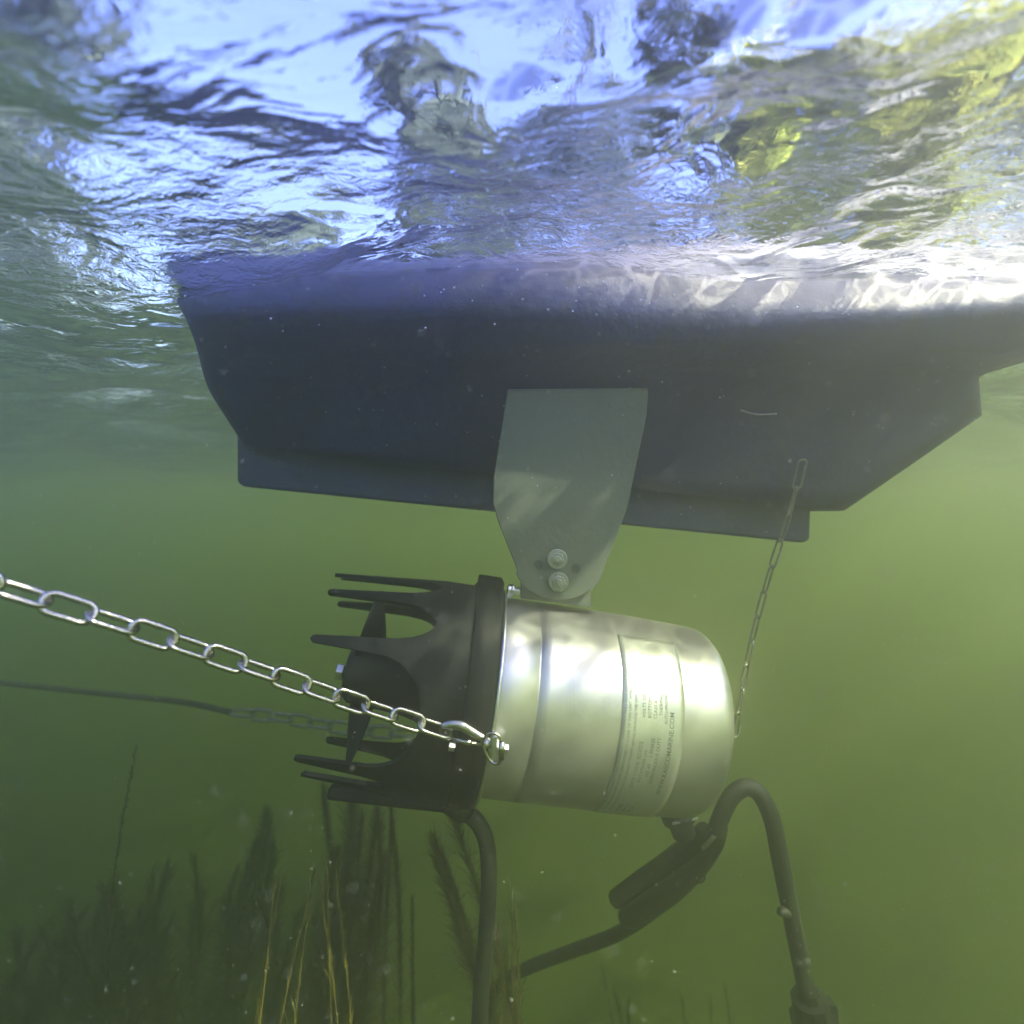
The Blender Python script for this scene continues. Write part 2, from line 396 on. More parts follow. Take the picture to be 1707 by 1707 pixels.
def build_motor():
    root = empty('underwater_motor', C(LEN/2, -PI/2, RM))
    tag(root, 'submersible motor with shiny steel housing and black spiked guard, tilted below the hull', 'motor')
    mb = MB()
    prof = [(.0, .05), (.0, RM-.004), (.0006, RM-.001), (.004, RM-.0005), (.0335, RM-.0005), (.0342, RM-.0016), (.0352, RM-.0016), (.0359, RM-.0004),
            (.045, RM-.0003), (.13, RM-.0006), (.18, RM-.002)]
    for k in range(9):
        a = k/8*PI/2; prof.append((.1955+.0175*math.sin(a), RM-.0195+.0165*math.cos(a)))
    prof += [(.2133, .0725), (.2135, .05), (.2135, .0001)]
    lathe(mb, prof); mb.build('housing', M_ss, root)
    mb = MB()   # clamp band edge and gasket
    lathe(mb, [(-.001, .09), (-.001, .1005), (.0015, .1012), (.0022, .1), (.0022, .09)])
    mb.build('clamp_ring', M_steel, root)
    mb = MB()
    lathe(mb, [(-.0013, .08), (-.0013, .1005), (-.004, .1022), (-.008, .1012), (-.010, .103), (-.024, .1035), (-.026, .101), (-.026, .08)])
    mb.build('gasket_flange', M_black, root)
    mb = MB()   # lower rail on the housing
    poly = [C(.045, -PI/2-.12, RM-.002), C(.045, -PI/2-.12, RM+.004), C(.045, -PI/2+.12, RM+.004), C(.045, -PI/2+.12, RM-.002)]
    mb.prism(poly, AX*.095); mb.build('bottom_rail', M_ss, root, False, bevel=.001)
    # ---- spiked guard
    D = math.radians
    tines = [(92, .136, 0), (113, .136, 0), (64, .131, 0), (33, .131, 0), (-32, .128, 0), (-50, .123, 0), (-70, .130, 0), (-92, .12, 0),
             (148, .143, 0), (176, .139, 0), (-146, .12, 0), (-114, .125, 0)]
    tines.sort()
    ang = [D(a) for a, _, _ in tines]; Ls = [l for _, l, _ in tines]
    RG = .099; WT, WB, WEB, MIN = .0034, .0068, .076, .033
    def ext(phi):
        best = None; m = len(ang)
        for i in range(m):
            d = abs((phi-ang[i]+PI) % (2*PI)-PI)
            if best is None or d < best[0]:
                best = (d, i)
        d, i = best; dm = d*RG
        side = ((phi-ang[i]+PI) % (2*PI)-PI) > 0
        j = (i+1) % m if side else (i-1) % m
        gap = abs((ang[j]-ang[i]+PI) % (2*PI)-PI)*RG/2
        if dm <= WT:
            return Ls[i]-.003*(dm/WT)**2
        if dm <= WB: return Ls[i]-.003+(WEB-Ls[i]+.003)*((dm-WT)/(WB-WT))
        t = min(1, (dm-WB)/max(gap-WB, 1e-4)); mn = WEB-(WEB-MIN)*min(1, (gap-WB)/.018)
        return mn+(WEB-mn)*(1-math.sqrt(max(0, 1-(1-t)**2)))
    phis = set()
    for a in ang:
        for k in (-WB, -WB*.8, -WB*.65, -WT, -WT*.5, 0, WT*.5, WT, WB*.65, WB*.8, WB): phis.add(round((a+k/RG) % (2*PI), 5))
    for k in range(220): phis.add(round(2*PI*k/220, 5))
    phis = sorted(phis); v = []; f = []; ns = 14; th = .0045
    for ph in phis:
        e = ext(ph)
        for k in range(ns):
            s = e*k/(ns-1); r = RG-.075*max(0, s-.03)
            v.append(C(-.024-s, ph, r)); v.append(C(-.024-s, ph, r-th*(1-.35*s/.17)))
    m = len(phis); st = ns*2
    for i in range(m):
        j = (i+1) % m
        for k in range(ns-1):
            a, b = i*st+2*k, j*st+2*k
            f.append((a, b, b+2, a+2)); f.append((a+1, a+3, b+3, b+1))
        f.append((i*st+2*(ns-1), j*st+2*(ns-1), j*st+2*ns-1, i*st+2*ns-1))
    g = mesh_obj('spiked_guard', v, f, M_black, root, smooth=False)
    tag(g, 'black plastic guard with long pointed fingers')
    # foot block below the guard
    mb = MB(); mb.prism([C(-.022, -1.3-.16, .096), C(-.022, -1.3-.16, .1075), C(-.022, -1.3+.16, .1075), C(-.022, -1.3+.16, .096)], AX*-.105)
    mb.build('foot_block', M_black, root, False, bevel=.003)
    mb = MB(); mb.prism([C(-.001, D(88)-.13, .096), C(-.001, D(88)-.13, .111), C(-.001, D(88)+.13, .111), C(-.001, D(88)+.13, .096)], AX*-.024)
    mb.build('top_lug', M_black, root, False, bevel=.002)
    # inner pump body and hub
    mb = MB(); lathe(mb, [(-.02, .093), (-.040, .090), (-.050, .074), (-.056, .05), (-.060, .030), (-.060, .0001)])
    mb.build('pump_face', M_black, root)
    mb = MB(); lathe(mb, [(-.05, .038), (-.08, .031), (-.110, .028), (-.128, .0265), (-.133, .022), (-.134, .0001)], 48)
    hub = mb.build('propeller_hub', M_black, root)
    mb = MB(); hexbolt(mb, C(-.134, 0, 0), -AX, .008, .009, False); mb.build('hub_bolt', M_steel, hub, False, bevel=.0008)
    # propeller blades
    for a0 in (D(72), D(-73), D(178)):
        v = []; f = []; nr, nw = 12, 7
        for side in (0, 1):
            for j in range(nr):
                t = j/(nr-1); r = .02+.062*t; w = .016*(math.sin(PI*min(1, .25+.72*t)))**.6*(1-.35*t)+.001
                for i in range(nw):
                    u = -1+2*i/(nw-1); pitch = .95-.5*t
                    tang = u*w; thk = .0022*(1-u*u)*(1-.5*t)+.0003
                    ds = tang*math.sin(pitch)+(.5-side)*2*thk; dp = tang*math.cos(pitch)/r
                    v.append(C(-.114+ds, a0+dp+.25*t*t, r))
        n1 = nr*nw
        for j in range(nr-1):
            for i in range(nw-1):
                q = (j*nw+i, j*nw+i+1, (j+1)*nw+i+1, (j+1)*nw+i)
                f.append(q); f.append(tuple(n1+x for x in reversed(q)))
        per = [i for i in range(nw)]+[j*nw+nw-1 for j in range(1, nr)]+[(nr-1)*nw+i for i in range(nw-2, -1, -1)]+[j*nw for j in range(nr-2, 0, -1)]
        for k in range(len(per)):
            a, b = per[k], per[(k+1) % len(per)]; f.append((b, a, n1+a, n1+b))
        mesh_obj('propeller_blade', v, f, M_black, root)
    # bolts and tabs round the flange
    def tabbolt(phi, s0=-.004, steel=True):
        mb = MB(); poly = []
        for k in range(12):
            a = 2*PI*k/12; poly.append(C(.0024, phi+math.cos(a)*.055, .1035+math.sin(a)*.007))
        mb.prism(poly, AX*.0035); tb = mb.build('bolt_tab', M_steel, root, False, bevel=.0006)
        mb = MB(); hexbolt(mb, C(.006, phi, .105), AX, .0042, .008, True); mb.build('bolt', M_steel, tb, False, bevel=.0004)
    tabbolt(D(80)); tabbolt(D(-4)); tabbolt(D(205)); tabbolt(D(-95))
    mb = MB(); hexbolt(mb, C(-.026, D(-6), .105), -AX, .0036, .006, False); mb.build('bolt_end', M_steel, root, False)
    # cable gland
    gp = C(.196, D(-72), RM-.012); gd = (UP*-1*.9+AX*.45).normalized()
    mb = MB(); mb.tube([gp, gp+gd*.014, gp+gd*.015, gp+gd*.030], [.017, .016, .012, .011], 20); mb.build('cable_gland', M_rubber, root)
    mb = MB(); mb.tube([gp+gd*.010+NEAR*.016-AX*.012, gp+gd*.004+NEAR*.012+AX*.016], .0012, 8); mb.build('gland_clip', M_steel, root)
    # ---- label film with its writing
    s0, s1 = .106, .160; f0, f1 = D(-56), D(62)
    v = []; f = []; a, b = 40, 12
    for i in range(a):
        for j in range(b): v.append(C(s0+(s1-s0)*j/(b-1), f0+(f1-f0)*i/(a-1), RM+.0002))
    for i in range(a-1):
        for j in range(b-1): f.append((i*b+j, i*b+j+1, (i+1)*b+j+1, (i+1)*b+j))
    lab = mesh_obj('label_film', v, f, M_label, root)
    so = lab.modifiers.new('thick', 'SOLIDIFY'); so.thickness = .00012; so.offset = 1
    tag(lab, 'pale printed data label wrapped round the housing')
    lines = [  # text, axial position, start angle (deg), size
        ('NOTICE: FAILURE TO COMPLY VOIDS WARRANTY. WARRANTY WILL NOT COVER RUN DRY', 0.1095, -46, .0026),
        ('KEEP WEEDS, SAND AND OTHER DEBRIS/OBJECTS CLEAR OF THIS UNIT WHILE RUNNING', 0.1135, -46, .0026),
        ('DO NOT RUN OUT OF WATER. DISCONNECT POWER BEFORE SERVICING THE UNIT', 0.1184, -46, .0023),
        ('MODEL', 0.1254, -46, .0036), ('DATE CODE: 02/2022', 0.1258, -22, .0034), ('VOLTS 120', 0.1258, 16, .0030),
        ('AMPS 5.2', 0.1307, -46, .0034), ('ROTATION: LH', 0.1307, -18, .0032), ('BOTTOM', 0.1307, 16, .0030),
        ('HP 3/4', 0.1357, -46, .0034), ('HZ 60    1 PHASE', 0.1357, -14, .0034), ('CLASS A', 0.1357, 16, .0030),
        ('', 0.1405, -46, .0034), ('', 0.1405, 14, .003), ('CONTINUOUS DUTY', 0.1407, -18, .0032), ('THERMAL', 0.1405, 18, .0030),
        ('AUTO PROTECT', 0.1450, 14, .0028), ('WWW.KASCOMARINE.COM', 0.1509, -25, .0043)]
    vv = []; ff = []
    for txt, sp, st, size in lines:
        if not txt: continue
        cu = bpy.data.curves.new('t', 'FONT'); cu.body = txt; cu.size = size*1.35; cu.resolution_u = 2
        if size > .004: cu.offset = .00003
        to = bpy.data.objects.new('t', cu); COL.objects.link(to)
        dg = bpy.context.evaluated_depsgraph_get(); me = bpy.data.meshes.new_from_object(to.evaluated_get(dg))
        base = len(vv)
        for q in me.vertices: vv.append(C(sp-q.co.y, D(st)+q.co.x/(RM+.001), RM+.00065))
        for p in me.polygons: ff.append(tuple(base+i for i in p.vertices))
        COL.objects.unlink(to); bpy.data.objects.remove(to); bpy.data.curves.remove(cu); bpy.data.meshes.remove(me)
    mesh_obj('label_print', vv, ff, M_ink, lab, smooth=False)
    return root
build_motor()

# ------------------------------------------------------------------ bracket plate
def build_bracket():
    Y0 = .503
    root = empty('hanging_bracket', P(930, 990, Y0))
    tag(root, 'pale metal hanger plate bolted between the dark hull and the motor', 'bracket')
    pts = [(846, 652), (1081, 650), (1078, 692), (1046, 846), (1038, 868), (1006, 950)]
    # round lower end
    c = (933, 938); 
    arc = [(c[0]+76*math.cos(a)*1.0, c[1]+62*math.sin(a)) for a in [math.radians(x) for x in range(18, 166, 8)]]
    pts += arc + [(862, 950), (829, 866), (822, 838), (823, 795)]
    def Q(x, y, off=0):
        # plate leans back a little towards its top
        return P(x, y, Y0-.014*(1000-y)/350+off)
    poly = [Q(x, y) for x, y in pts]
    mb = MB(); mb.prism(poly[::-1], Vector((0, .005, 0))); mb.build('plate', M_gal, root, False, bevel=.0008)
    mb = MB(); e = [Q(846, 652), Q(1081, 650), Q(1081, 645), Q(846, 647)]
    mb.prism([p+Vector((0, .004, 0)) for p in e][::-1], Vector((0, .03, 0))); mb.build('bent_flange', M_gal, root, False, bevel=.0008)
    mb = MB()
    tab = [P(868, 962, .512), P(984, 962, .512), P(986, 1013, .512), P(868, 998, .512)]
    mb.prism(tab[::-1], Vector((0, .022, 0))); mb.build('welded_tab', M_gal, root, False, bevel=.0008)
    for x, y in ((929, 932), (931, 970)):
        mb = MB(); p = Q(x, y); hexbolt(mb, p, Vector((0, -1, .05)), .0062, .0062, True, True); mb.build('bolt', M_bolt, root, False, bevel=.0005)
    for x, y in ((898, 941), (960, 948)):
        p = Q(x, y)-Vector((0, .0006, 0)); mb = MB()
        mb.prism([p+Vector((math.cos(a), 0, math.sin(a)))*.0042 for a in [2*PI*k/20 for k in range(20)]], Vector((0, .0005, 0)))
        mb.build('bolt_hole', M_hole, root, False)
    for x in (870, 905, 1020, 1052):
        mb = MB(); hexbolt(mb, Q(x, 676), Vector((0, -1, 0)), .0026, .0018, False); mb.build('hull_bolt', M_gal, root, False)
build_bracket()

# ------------------------------------------------------------------ chains
def link_mesh(name, pitch, wire, width, m):
    hl = pitch/2+wire/2 - width/2 + wire/2   # straight half length
    hl = max(.001, (pitch+wire)/2-(width-wire)/2)
    r = (width-wire)/2; pts = []
    for k in range(13):
        a = -PI/2+PI*k/12; pts.append(Vector((hl+r*math.cos(a), r*math.sin(a), 0)))
    for k in range(13):
        a = PI/2+PI*k/12; pts.append(Vector((-hl+r*math.cos(a), r*math.sin(a), 0)))
    for q in range(1, 4): pts.insert(13+q-1, pts[12].lerp(Vector((-hl, r, 0)), q/4))
    mb = MB(); rad = [wire/2]*len(pts)
    rad[13] *= 1.0; rad[14] *= 1.14
    mb.tube(pts, rad, 10, closed=True)
    me = bpy.data.meshes.new(name); me.from_pydata([tuple(x) for x in mb.v], [], mb.f); me.update()
    me.polygons.foreach_set('use_smooth', [True]*len(me.polygons)); me.materials.append(m)
    return me
def chain(name, label, path, pitch, wire, width, m, twist, group=None):
    """path: list of points; links are laid end to end along it"""
    path = spline(path, 20); root = empty(name, path[0]); tag(root, label, 'chain', group)
    me = link_mesh('link', pitch, wire, width, m)
    acc = 0; seglen = [(path[i+1]-path[i]).length for i in range(len(path)-1)]; tot = sum(seglen)
    def at(d):
        for i, l in enumerate(seglen):
            if d <= l: return path[i].lerp(path[i+1], d/l)
            d -= l
        return path[-1]
    n = int(tot/pitch)
    for k in range(n):
        a, b = at(k*pitch), at((k+1)*pitch); c = (a+b)/2; d = (b-a).normalized()
        u = Vector((0, 0, 1)); u = (u-d*u.dot(d)).normalized(); w = d.cross(u)
        th = twist(k); y = u*math.cos(th)+w*math.sin(th); z = d.cross(y)
        M = Matrix(((d.x, y.x, z.x, c.x), (d.y, y.y, z.y, c.y), (d.z, y.z, z.z, c.z), (0, 0, 0, 1)))
        o = bpy.data.objects.new('link', me); COL.objects.link(o)
        o.parent = root; o.matrix_parent_inverse = Matrix.Translation(-root.location); o.matrix_basis = M
    return root
R = math.radians
hook_end = P(748, 1222, .416)
chain('mooring_chain', 'shiny steel chain in the foreground running from the left edge to the snap hook',
      [hook_end, P(600, 1174, .395), P(400, 1106, .360), P(215, 1045, .325), P(60, 997, .300), P(-110, 945, .278)],
      .0226, .0036, .0152, M_chain, lambda k: R((14 if k % 2 else 62)+6*math.sin(k*1.3)))
chain('far_mooring_chain', 'dark murky chain hanging left behind the motor guard, tied to a rope',
      [P(690, 1222, .78), P(600, 1218, .80), P(480, 1198, .83), P(362, 1184, .86)],
      .034, .0052, .021, M_dull, lambda k: R((8 if k % 2 else 75)))
mb = MB(); mb.tube(spline([P(388, 1188, .855), P(300, 1170, .88), P(160, 1155, .92), P(-120, 1125, 1.0)], 8), [.0048]*25, 10)
tag(mb.build('mooring_rope', M_rope), 'dim brown rope leading off left from the far dark chain', 'rope')
chain('safety_chain', 'thin faint chain hanging from the hull down behind the motor end on the right',
      [P(1338, 768, .512), P(1318, 850, .535), P(1285, 950, .555), P(1255, 1060, .575), P(1236, 1160, .59), P(1225, 1230, .60)],
      .0285, .0021, .0105, M_dull, lambda k: R((20 if k % 2 else 80)))

# ------------------------------------------------------------------ snap hook and bail ring
def snap_hook():
    Yh = .418
    root = empty('snap_hook', P(775, 1228, Yh)); tag(root, 'steel snap hook joining the shiny chain to the wire ring', 'snap hook')
    mb = MB()
    pts = spline([P(744, 1226, Yh), P(737, 1217, Yh), P(748, 1208, Yh), P(768, 1209, Yh), P(786, 1219, Yh), P(806, 1231, Yh-.002), P(815, 1236, Yh-.002)], 6)
    n = len(pts); mb.tube(pts, [.0020+.0026*math.sin(PI*min(1, i/n*1.1))**1 for i in range(n)], 12)
    mb.build('hook_body', M_chain, root)
    mb = MB(); mb.tube([P(741, 1228, Yh), P(780, 1238, Yh-.001), P(806, 1241, Yh-.002)], [.0019, .0019, .0016], 12); mb.build('hook_gate', M_chain, root)
    mb = MB(); mb.tube([P(776, 1236, Yh-.001), P(786, 1239, Yh-.001)], .0027, 12); mb.build('gate_latch', M_chain, root)
    mb = MB(); mb.tube([P(803, 1236, Yh-.002), P(813, 1239, Yh-.003), P(818, 1239, Yh-.003)], [.0032, .0042, .003], 14); mb.build('swivel_eye', M_steel, root)
    r = empty('wire_ring', P(822, 1247, .412)); tag(r, 'oval steel wire ring with flat side beside the flange bolt', 'ring')
    Yr = .410
    mb = MB(); mb.tube(spline([P(805, 1240, Yr), P(811, 1226, Yr-.002), P(822, 1222, Yr-.003), P(833, 1228, Yr-.003), P(837, 1243, Yr-.003), P(836, 1262, Yr-.003), P(829, 1273, Yr-.002), P(816, 1266, Yr)], 6, True), .0012, 10, closed=True)
    mb.build('wire_loop', M_chain, r)
    mb = MB(); mb.tube([P(837, 1236, Yr-.003), P(835.5, 1266, Yr-.003)], .0022, 12); mb.build('sleeve', M_chain, r)
    mb = MB(); mb.prism([P(819, 1228, .408), P(828, 1228, .408), P(829, 1268, .408), P(819, 1266, .408)], Vector((0, .006, 0))); mb.build('flat_pad', M_steel, r, False, bevel=.0008)
snap_hook()

# ------------------------------------------------------------------ cables
def cable(name, label, pts, r, m=M_rubber, cat='cable'):
    root = empty(name, pts[0]); tag(root, label, cat)
    mb = MB(); mb.tube(spline(pts, 10), r, 18); mb.build('sheath', m, root)
    return root
c1 = cable('power_cable', 'thick black cable hanging straight down from below the spiked guard',
      [P(755, 1335, .50), P(775, 1352, .50), P(798, 1374, .50), P(812, 1410, .50), P(815, 1475, .50), P(810, 1560, .50), P(803, 1640, .50), P(797, 1740, .50), P(790, 1850, .50)], .0076)
mb = MB(); mb.tube([P(748, 1330, .50), P(778, 1353, .50), P(782, 1357, .50)], [.013, .012, .009], 18); mb.build('strain_relief', M_rubber, c1)
c2 = cable('arched_cable', 'black cable arching over beside the motor end and down to a plug at right',
      [P(1192, 1388, .54), P(1206, 1352, .54), P(1222, 1325, .54), P(1245, 1312, .54), P(1268, 1326, .54), P(1288, 1370, .54), P(1302, 1440, .54), P(1318, 1520, .54), P(1332, 1590, .54), P(1348, 1670, .54)], .0085)
mb = MB(); mb.tube([P(1318, 1522, .54), P(1301, 1519, .53), P(1299, 1524, .53)], [.006, .004, .003], 10); mb.build('cable_clip', M_rubber, c2)
mb = MB(); a = P(1347, 1650, .54); b = P(1366, 1760, .54); d = (b-a)
mb.tube([a, a+d*.12, a+d*.13, a+d*.42, a+d*.43, a+d*1.4], [.010, .011, .018, .018, .022, .022], 10)
mb.build('plug', M_rubber, c2, smooth=False)
mb = MB(); q = P(1378, 1672, .54); mb.prism([q, q+Vector((.012, 0, -.004)), q+Vector((.014, 0, -.03)), q+Vector((0, 0, -.03))], Vector((0, .014, 0))); mb.build('plug_latch', M_rubber, c2, False, bevel=.002)
c3 = cable('spliced_cable', 'dim black cable with a thick taped splice below the motor, running off lower left',
      [P(1200, 1378, .56), P(1190, 1412, .57), P(1152, 1462, .60), P(1092, 1515, .64), P(1030, 1556, .67), P(960, 1583, .70), P(878, 1614, .745), P(835, 1640, .78), P(808, 1690, .83), P(800, 1800, .88)], .0080)
mb = MB(); pp = [P(1186, 1400, .575), P(1160, 1440, .60), P(1110, 1490, .63), P(1042, 1532, .665)]
mb.tube(spline(pp, 6), [.011]+[.0135]*17+[.011], 16); sp = mb.build('splice_sleeve', M_rubber, c3)
mb = MB(); pp = [P(1178, 1386, .57), P(1120, 1432, .60), P(1066, 1470, .625), P(1026, 1500, .645)]
mb.tube(spline(pp, 6), .0105, 8); mb.build('splice_box', M_black, c3, smooth=False)
for (x, y, Y) in ((1150, 1448, .60), (1100, 1488, .63)):
    mb = MB(); c = P(x, y, Y); mb.tube([c+(Vector((math.cos(a)*.7, 0, math.sin(a)*.7))+Vector((0, math.sin(a*1)*.1, 0))+Vector((0, -math.cos(a), 0))*.7)*.0175 for a in [2*PI*k/24 for k in range(24)]], .0009, 6, closed=True)
    mb.build('cable_tie', M_rope, c3)
mb = MB(); mb.tube([P(1196, 1385, .545), P(1186, 1400, .55), P(1172, 1414, .56)], .0022, 8); mb.build('wire_clamp', M_steel, c3)

# ------------------------------------------------------------------ water weeds
def M_weed(name, c, c2): 
    m = simple(name, c, .7, 0, .4, 20, 0, 1, col2=c2)
    return m
W_dark = M_weed('dark_weed', (.03, .028, .01), (.05, .045, .015))
W_green = M_weed('green_weed', (.025, .045, .012), (.05, .085, .02))
W_gold = M_weed('golden_weed', (.11, .09, .02), (.22, .17, .04))
def weed(label, base, top, width, n, m, leafl=.05, bend=.02, stems=3, group='water weeds growing below the motor', lw=.0006, spread=None, drop=.08):
    root = empty('water_weed', base); tag(root, label, 'water weed', group)
    ms = MB(); v = []; f = []; spread = spread or width*.5
    for s in range(stems):
        off = Vector((random.uniform(-1, 1), random.uniform(-1, 1), 0))*spread
        t0 = base+off*.3; t1 = top+off+Vector((0, 0, -random.random()**1.5*drop*(s > 0)))
        w1 = Vector((random.uniform(-1, 1), random.uniform(-1, 1), 0))*bend; w2 = Vector((random.uniform(-1, 1), random.uniform(-1, 1), 0))*bend
        pts = spline([t0, t0.lerp(t1, .3)+w1, t0.lerp(t1, .6)+w2, t0.lerp(t1, .82)-w1*.4+w2*.5, t1], 7)
        k = len(pts); ms.tube(pts, [.0011*(1-.7*i/k)+.0002 for i in range(k)], 5)
        ww = width*random.uniform(.6, 1.25); cut = random.uniform(.2, .45)
        for q in range(n//stems):
            t = cut+(1-cut)*random.random()**.8; t = round(t*26)/26+random.gauss(0, .006) if random.random() < .5 else t
            t = min(.999, max(0, t)); i = min(k-2, int(t*(k-1))); p = pts[i].lerp(pts[i+1], random.random())
            d = (pts[i+1]-pts[i]).normalized(); side = Vector((random.gauss(0, 1), random.gauss(0, 1), random.gauss(0, .5))).normalized()
            w = ww*(.35+.65*math.sin(PI*min(1, t*1.02)**.8))*abs(random.gauss(0, .7))
            L = leafl*random.uniform(.3, 1.2)*(1-.35*t)*.7
            a = p; b = p+side*w*.45+d*L*.45; c = p+side*w*.85+d*L*.9+Vector((random.gauss(0, 1), 0, random.gauss(0, 1)))*.003
            cr = d.cross(side).normalized()*lw*1.1*random.uniform(.5, 1.5)
            nb = len(v); v += [a-cr*.6, a+cr*.6, b+cr, b-cr, c]
            f += [(nb, nb+1, nb+2, nb+3), (nb+3, nb+2, nb+4)]
    ms.build('stem', m, root); mesh_obj('fine_leaves', v, f, m, root, smooth=False)
    return root
def W_(label, px, py, Y, tx, ty, TY, **k):
    if k.get('m') is not W_gold: Y *= 1.22; TY *= 1.22; k['width'] *= 1.22
    weed(label, Vector((P(px, py, Y).x, Y, bed_z(P(px, py, Y).x, Y)-.01)), P(tx, ty, TY), **k)
W_('tallest dark weed plume with a narrow tip just below the guard spikes', 600, 1800, .74, 545, 1320, .72, width=.026, n=3800, m=W_dark, leafl=.05, bend=.03, stems=2, spread=.006)
W_('broad dark feathery weed with a ragged top right of the tallest plume', 500, 1800, .72, 592, 1365, .70, width=.042, n=16000, m=W_dark, leafl=.06, stems=9, spread=.045, drop=.10)
W_('slim dark weed plume standing directly below the foot of the guard', 655, 1800, .68, 650, 1345, .68, width=.014, n=3000, m=W_dark, leafl=.05, bend=.022, stems=2, spread=.004)
W_('short dark blade like weed just left of the straight hanging cable', 690, 1800, .68, 685, 1515, .66, width=.011, n=1500, m=W_dark, leafl=.045, bend=.006, stems=1)
W_('bushy green weed tuft leaning right in the lower left middle', 270, 1850, .85, 440, 1375, .82, width=.036, n=7000, m=W_green, leafl=.07, bend=.03, stems=5, lw=.001, spread=.03)
W_('wide murky weed clump spreading left of the dark plumes', 400, 1850, .80, 470, 1510, .78, width=.035, n=9000, m=W_green, leafl=.07, stems=14, spread=.10, bend=.03, drop=.12, lw=.0011)
W_('dark ragged weed mass in the lower left corner of the water', 90, 1900, .95, 90, 1560, .92, width=.045, n=8000, m=W_dark, leafl=.08, stems=22, spread=.16, bend=.05, drop=.16, lw=.0013)
W_('dark ragged weed mass between the corner clump and the green tuft', 250, 1900, .90, 245, 1500, .88, width=.045, n=9000, m=W_dark, leafl=.08, stems=22, spread=.13, bend=.05, drop=.16, lw=.0013)
W_('golden weed stalks forking upward left of the middle', 330, 1760, .57, 478, 1490, .55, width=.014, n=520, m=W_gold, leafl=.08, stems=4, spread=.026, bend=.03, drop=.05, lw=.0004)
W_('golden wispy weed stalks standing in front of the dark plumes', 640, 1760, .57, 556, 1480, .56, width=.014, n=460, m=W_gold, leafl=.08, stems=3, spread=.014, bend=.035, drop=.06, lw=.0004)
W_('brown feathery weed leaning behind the straight hanging cable', 1010, 1850, .70, 738, 1345, .60, width=.026, n=5200, m=W_dark, leafl=.07, stems=4, spread=.014, bend=.012)
W_('golden thready weed fanning out right of the straight hanging cable', 940, 1790, .62, 830, 1520, .58, width=.016, n=1300, m=W_gold, leafl=.08, stems=7, spread=.02, bend=.008, lw=.0003)
W_('single thin dark weed stem bending alone at the left', 120, 1600, .62, 232, 1248, .60, width=.006, n=260, m=W_dark, leafl=.02, stems=1, bend=.02, lw=.0009)
W_('low yellow green weed bed at the bottom right near the plug', 1180, 1900, .66, 1150, 1690, .66, width=.02, n=2500, m=W_green, leafl=.07, stems=14, spread=.12, bend=.03, lw=.0005)

# ------------------------------------------------------------------ drifting specks and bubbles
def specks():
    ico_v = [(0, 0, 1), (1, 0, 0), (0, 1, 0), (-1, 0, 0), (0, -1, 0), (0, 0, -1)]
    ico_f = [(0, 1, 2), (0, 2, 3), (0, 3, 4), (0, 4, 1), (5, 2, 1), (5, 3, 2), (5, 4, 3), (5, 1, 4)]
    v = []; f = []
    for k in range(8000):
        Y = random.uniform(.13, .95)
        p = P(random.uniform(-60, 1770), random.uniform(180, 1760), Y)
        if p.z > -.006 or bed_z(p.x, p.y) > p.z: continue
        r = random.choice((.00016, .0002, .00025, .0003, .0005))*(.35+1.1*Y)
        n = len(v); e = [random.uniform(.6, 1.4) for _ in range(3)]
        v += [p+Vector((a*e[0], b*e[1], c*e[2]))*r for a, b, c in ico_v]; f += [tuple(n+i for i in q) for q in ico_f]
    m = simple('drifting_silt', (.7, .7, .66), .6)
    tag(mesh_obj('drifting_specks', v, f, m), 'pale specks of silt drifting all through the water', 'specks', kind='stuff')
    m, t, b = mat('air_bubble'); b.inputs['Base Color'].default_value = (.9, .95, 1, 1); b.inputs['Roughness'].default_value = .05; b.inputs['Metallic'].default_value = 1
    mb = MB()
    def ball(p, r):
        vv = []; ff = []; a, c = 6, 10
        for i in range(a+1):
            for j in range(c):
                th = PI*i/a; ph = 2*PI*j/c; vv.append(p+Vector((math.sin(th)*math.cos(ph), math.sin(th)*math.sin(ph), math.cos(th)))*r)
        for i in range(a):
            for j in range(c): ff.append((i*c+j, (i+1)*c+j, (i+1)*c+(j+1) % c, i*c+(j+1) % c))
        mb.add(vv, ff)
    for cx, cyy, sx, sy, n in ((835, 375, 12, 14, 22), (880, 400, 12, 10, 12), (800, 330, 300, 90, 90), (1200, 300, 260, 90, 90), (1000, 470, 300, 40, 60)):
        for k in range(n):
            px = random.gauss(cx, sx); py = random.gauss(cyy, sy)
            if py > 560 or py < 10: continue
            zt = -random.uniform(.012, .022); Y = (zt+DEPTH)*F/(853.5-py)
            if Y > .41 or Y < .12: Y = min(max(Y, .15), .40)*random.uniform(.9, 1)
            ball(P(px, py, Y), random.uniform(.0002, .0007))
    tag(mb.build('air_bubbles', m), 'tiny bright air bubbles under the water surface', 'bubbles', kind='stuff')
specks()

# ------------------------------------------------------------------ trees on the bank
M_bark = simple('bark', (.07, .055, .04), .9, 0, .4, 8)
def leafmat(name, c, c2):
    m, t, b = mat(name)
    oi = N(t, 'ShaderNodeNewGeometry'); nz = N(t, 'ShaderNodeTexNoise', Scale=1.2); t.links.new(oi.outputs['Position'], nz.inputs['Vector'])
    cr = N(t, 'ShaderNodeValToRGB'); cr.color_ramp.elements[0].position = .38; cr.color_ramp.elements[1].position = .62
    cr.color_ramp.elements[0].color = (*c, 1); cr.color_ramp.elements[1].color = (*c2, 1)
    t.links.new(nz.outputs[0], cr.inputs[0]); t.links.new(cr.outputs[0], b.inputs['Base Color']); b.inputs['Roughness'].default_value = .7
    return m
L_yel = leafmat('sunlit_leaves', (.42, .50, .06), (.72, .68, .10)); L_grn = leafmat('dark_leaves', (.02, .04, .02), (.05, .09, .03))
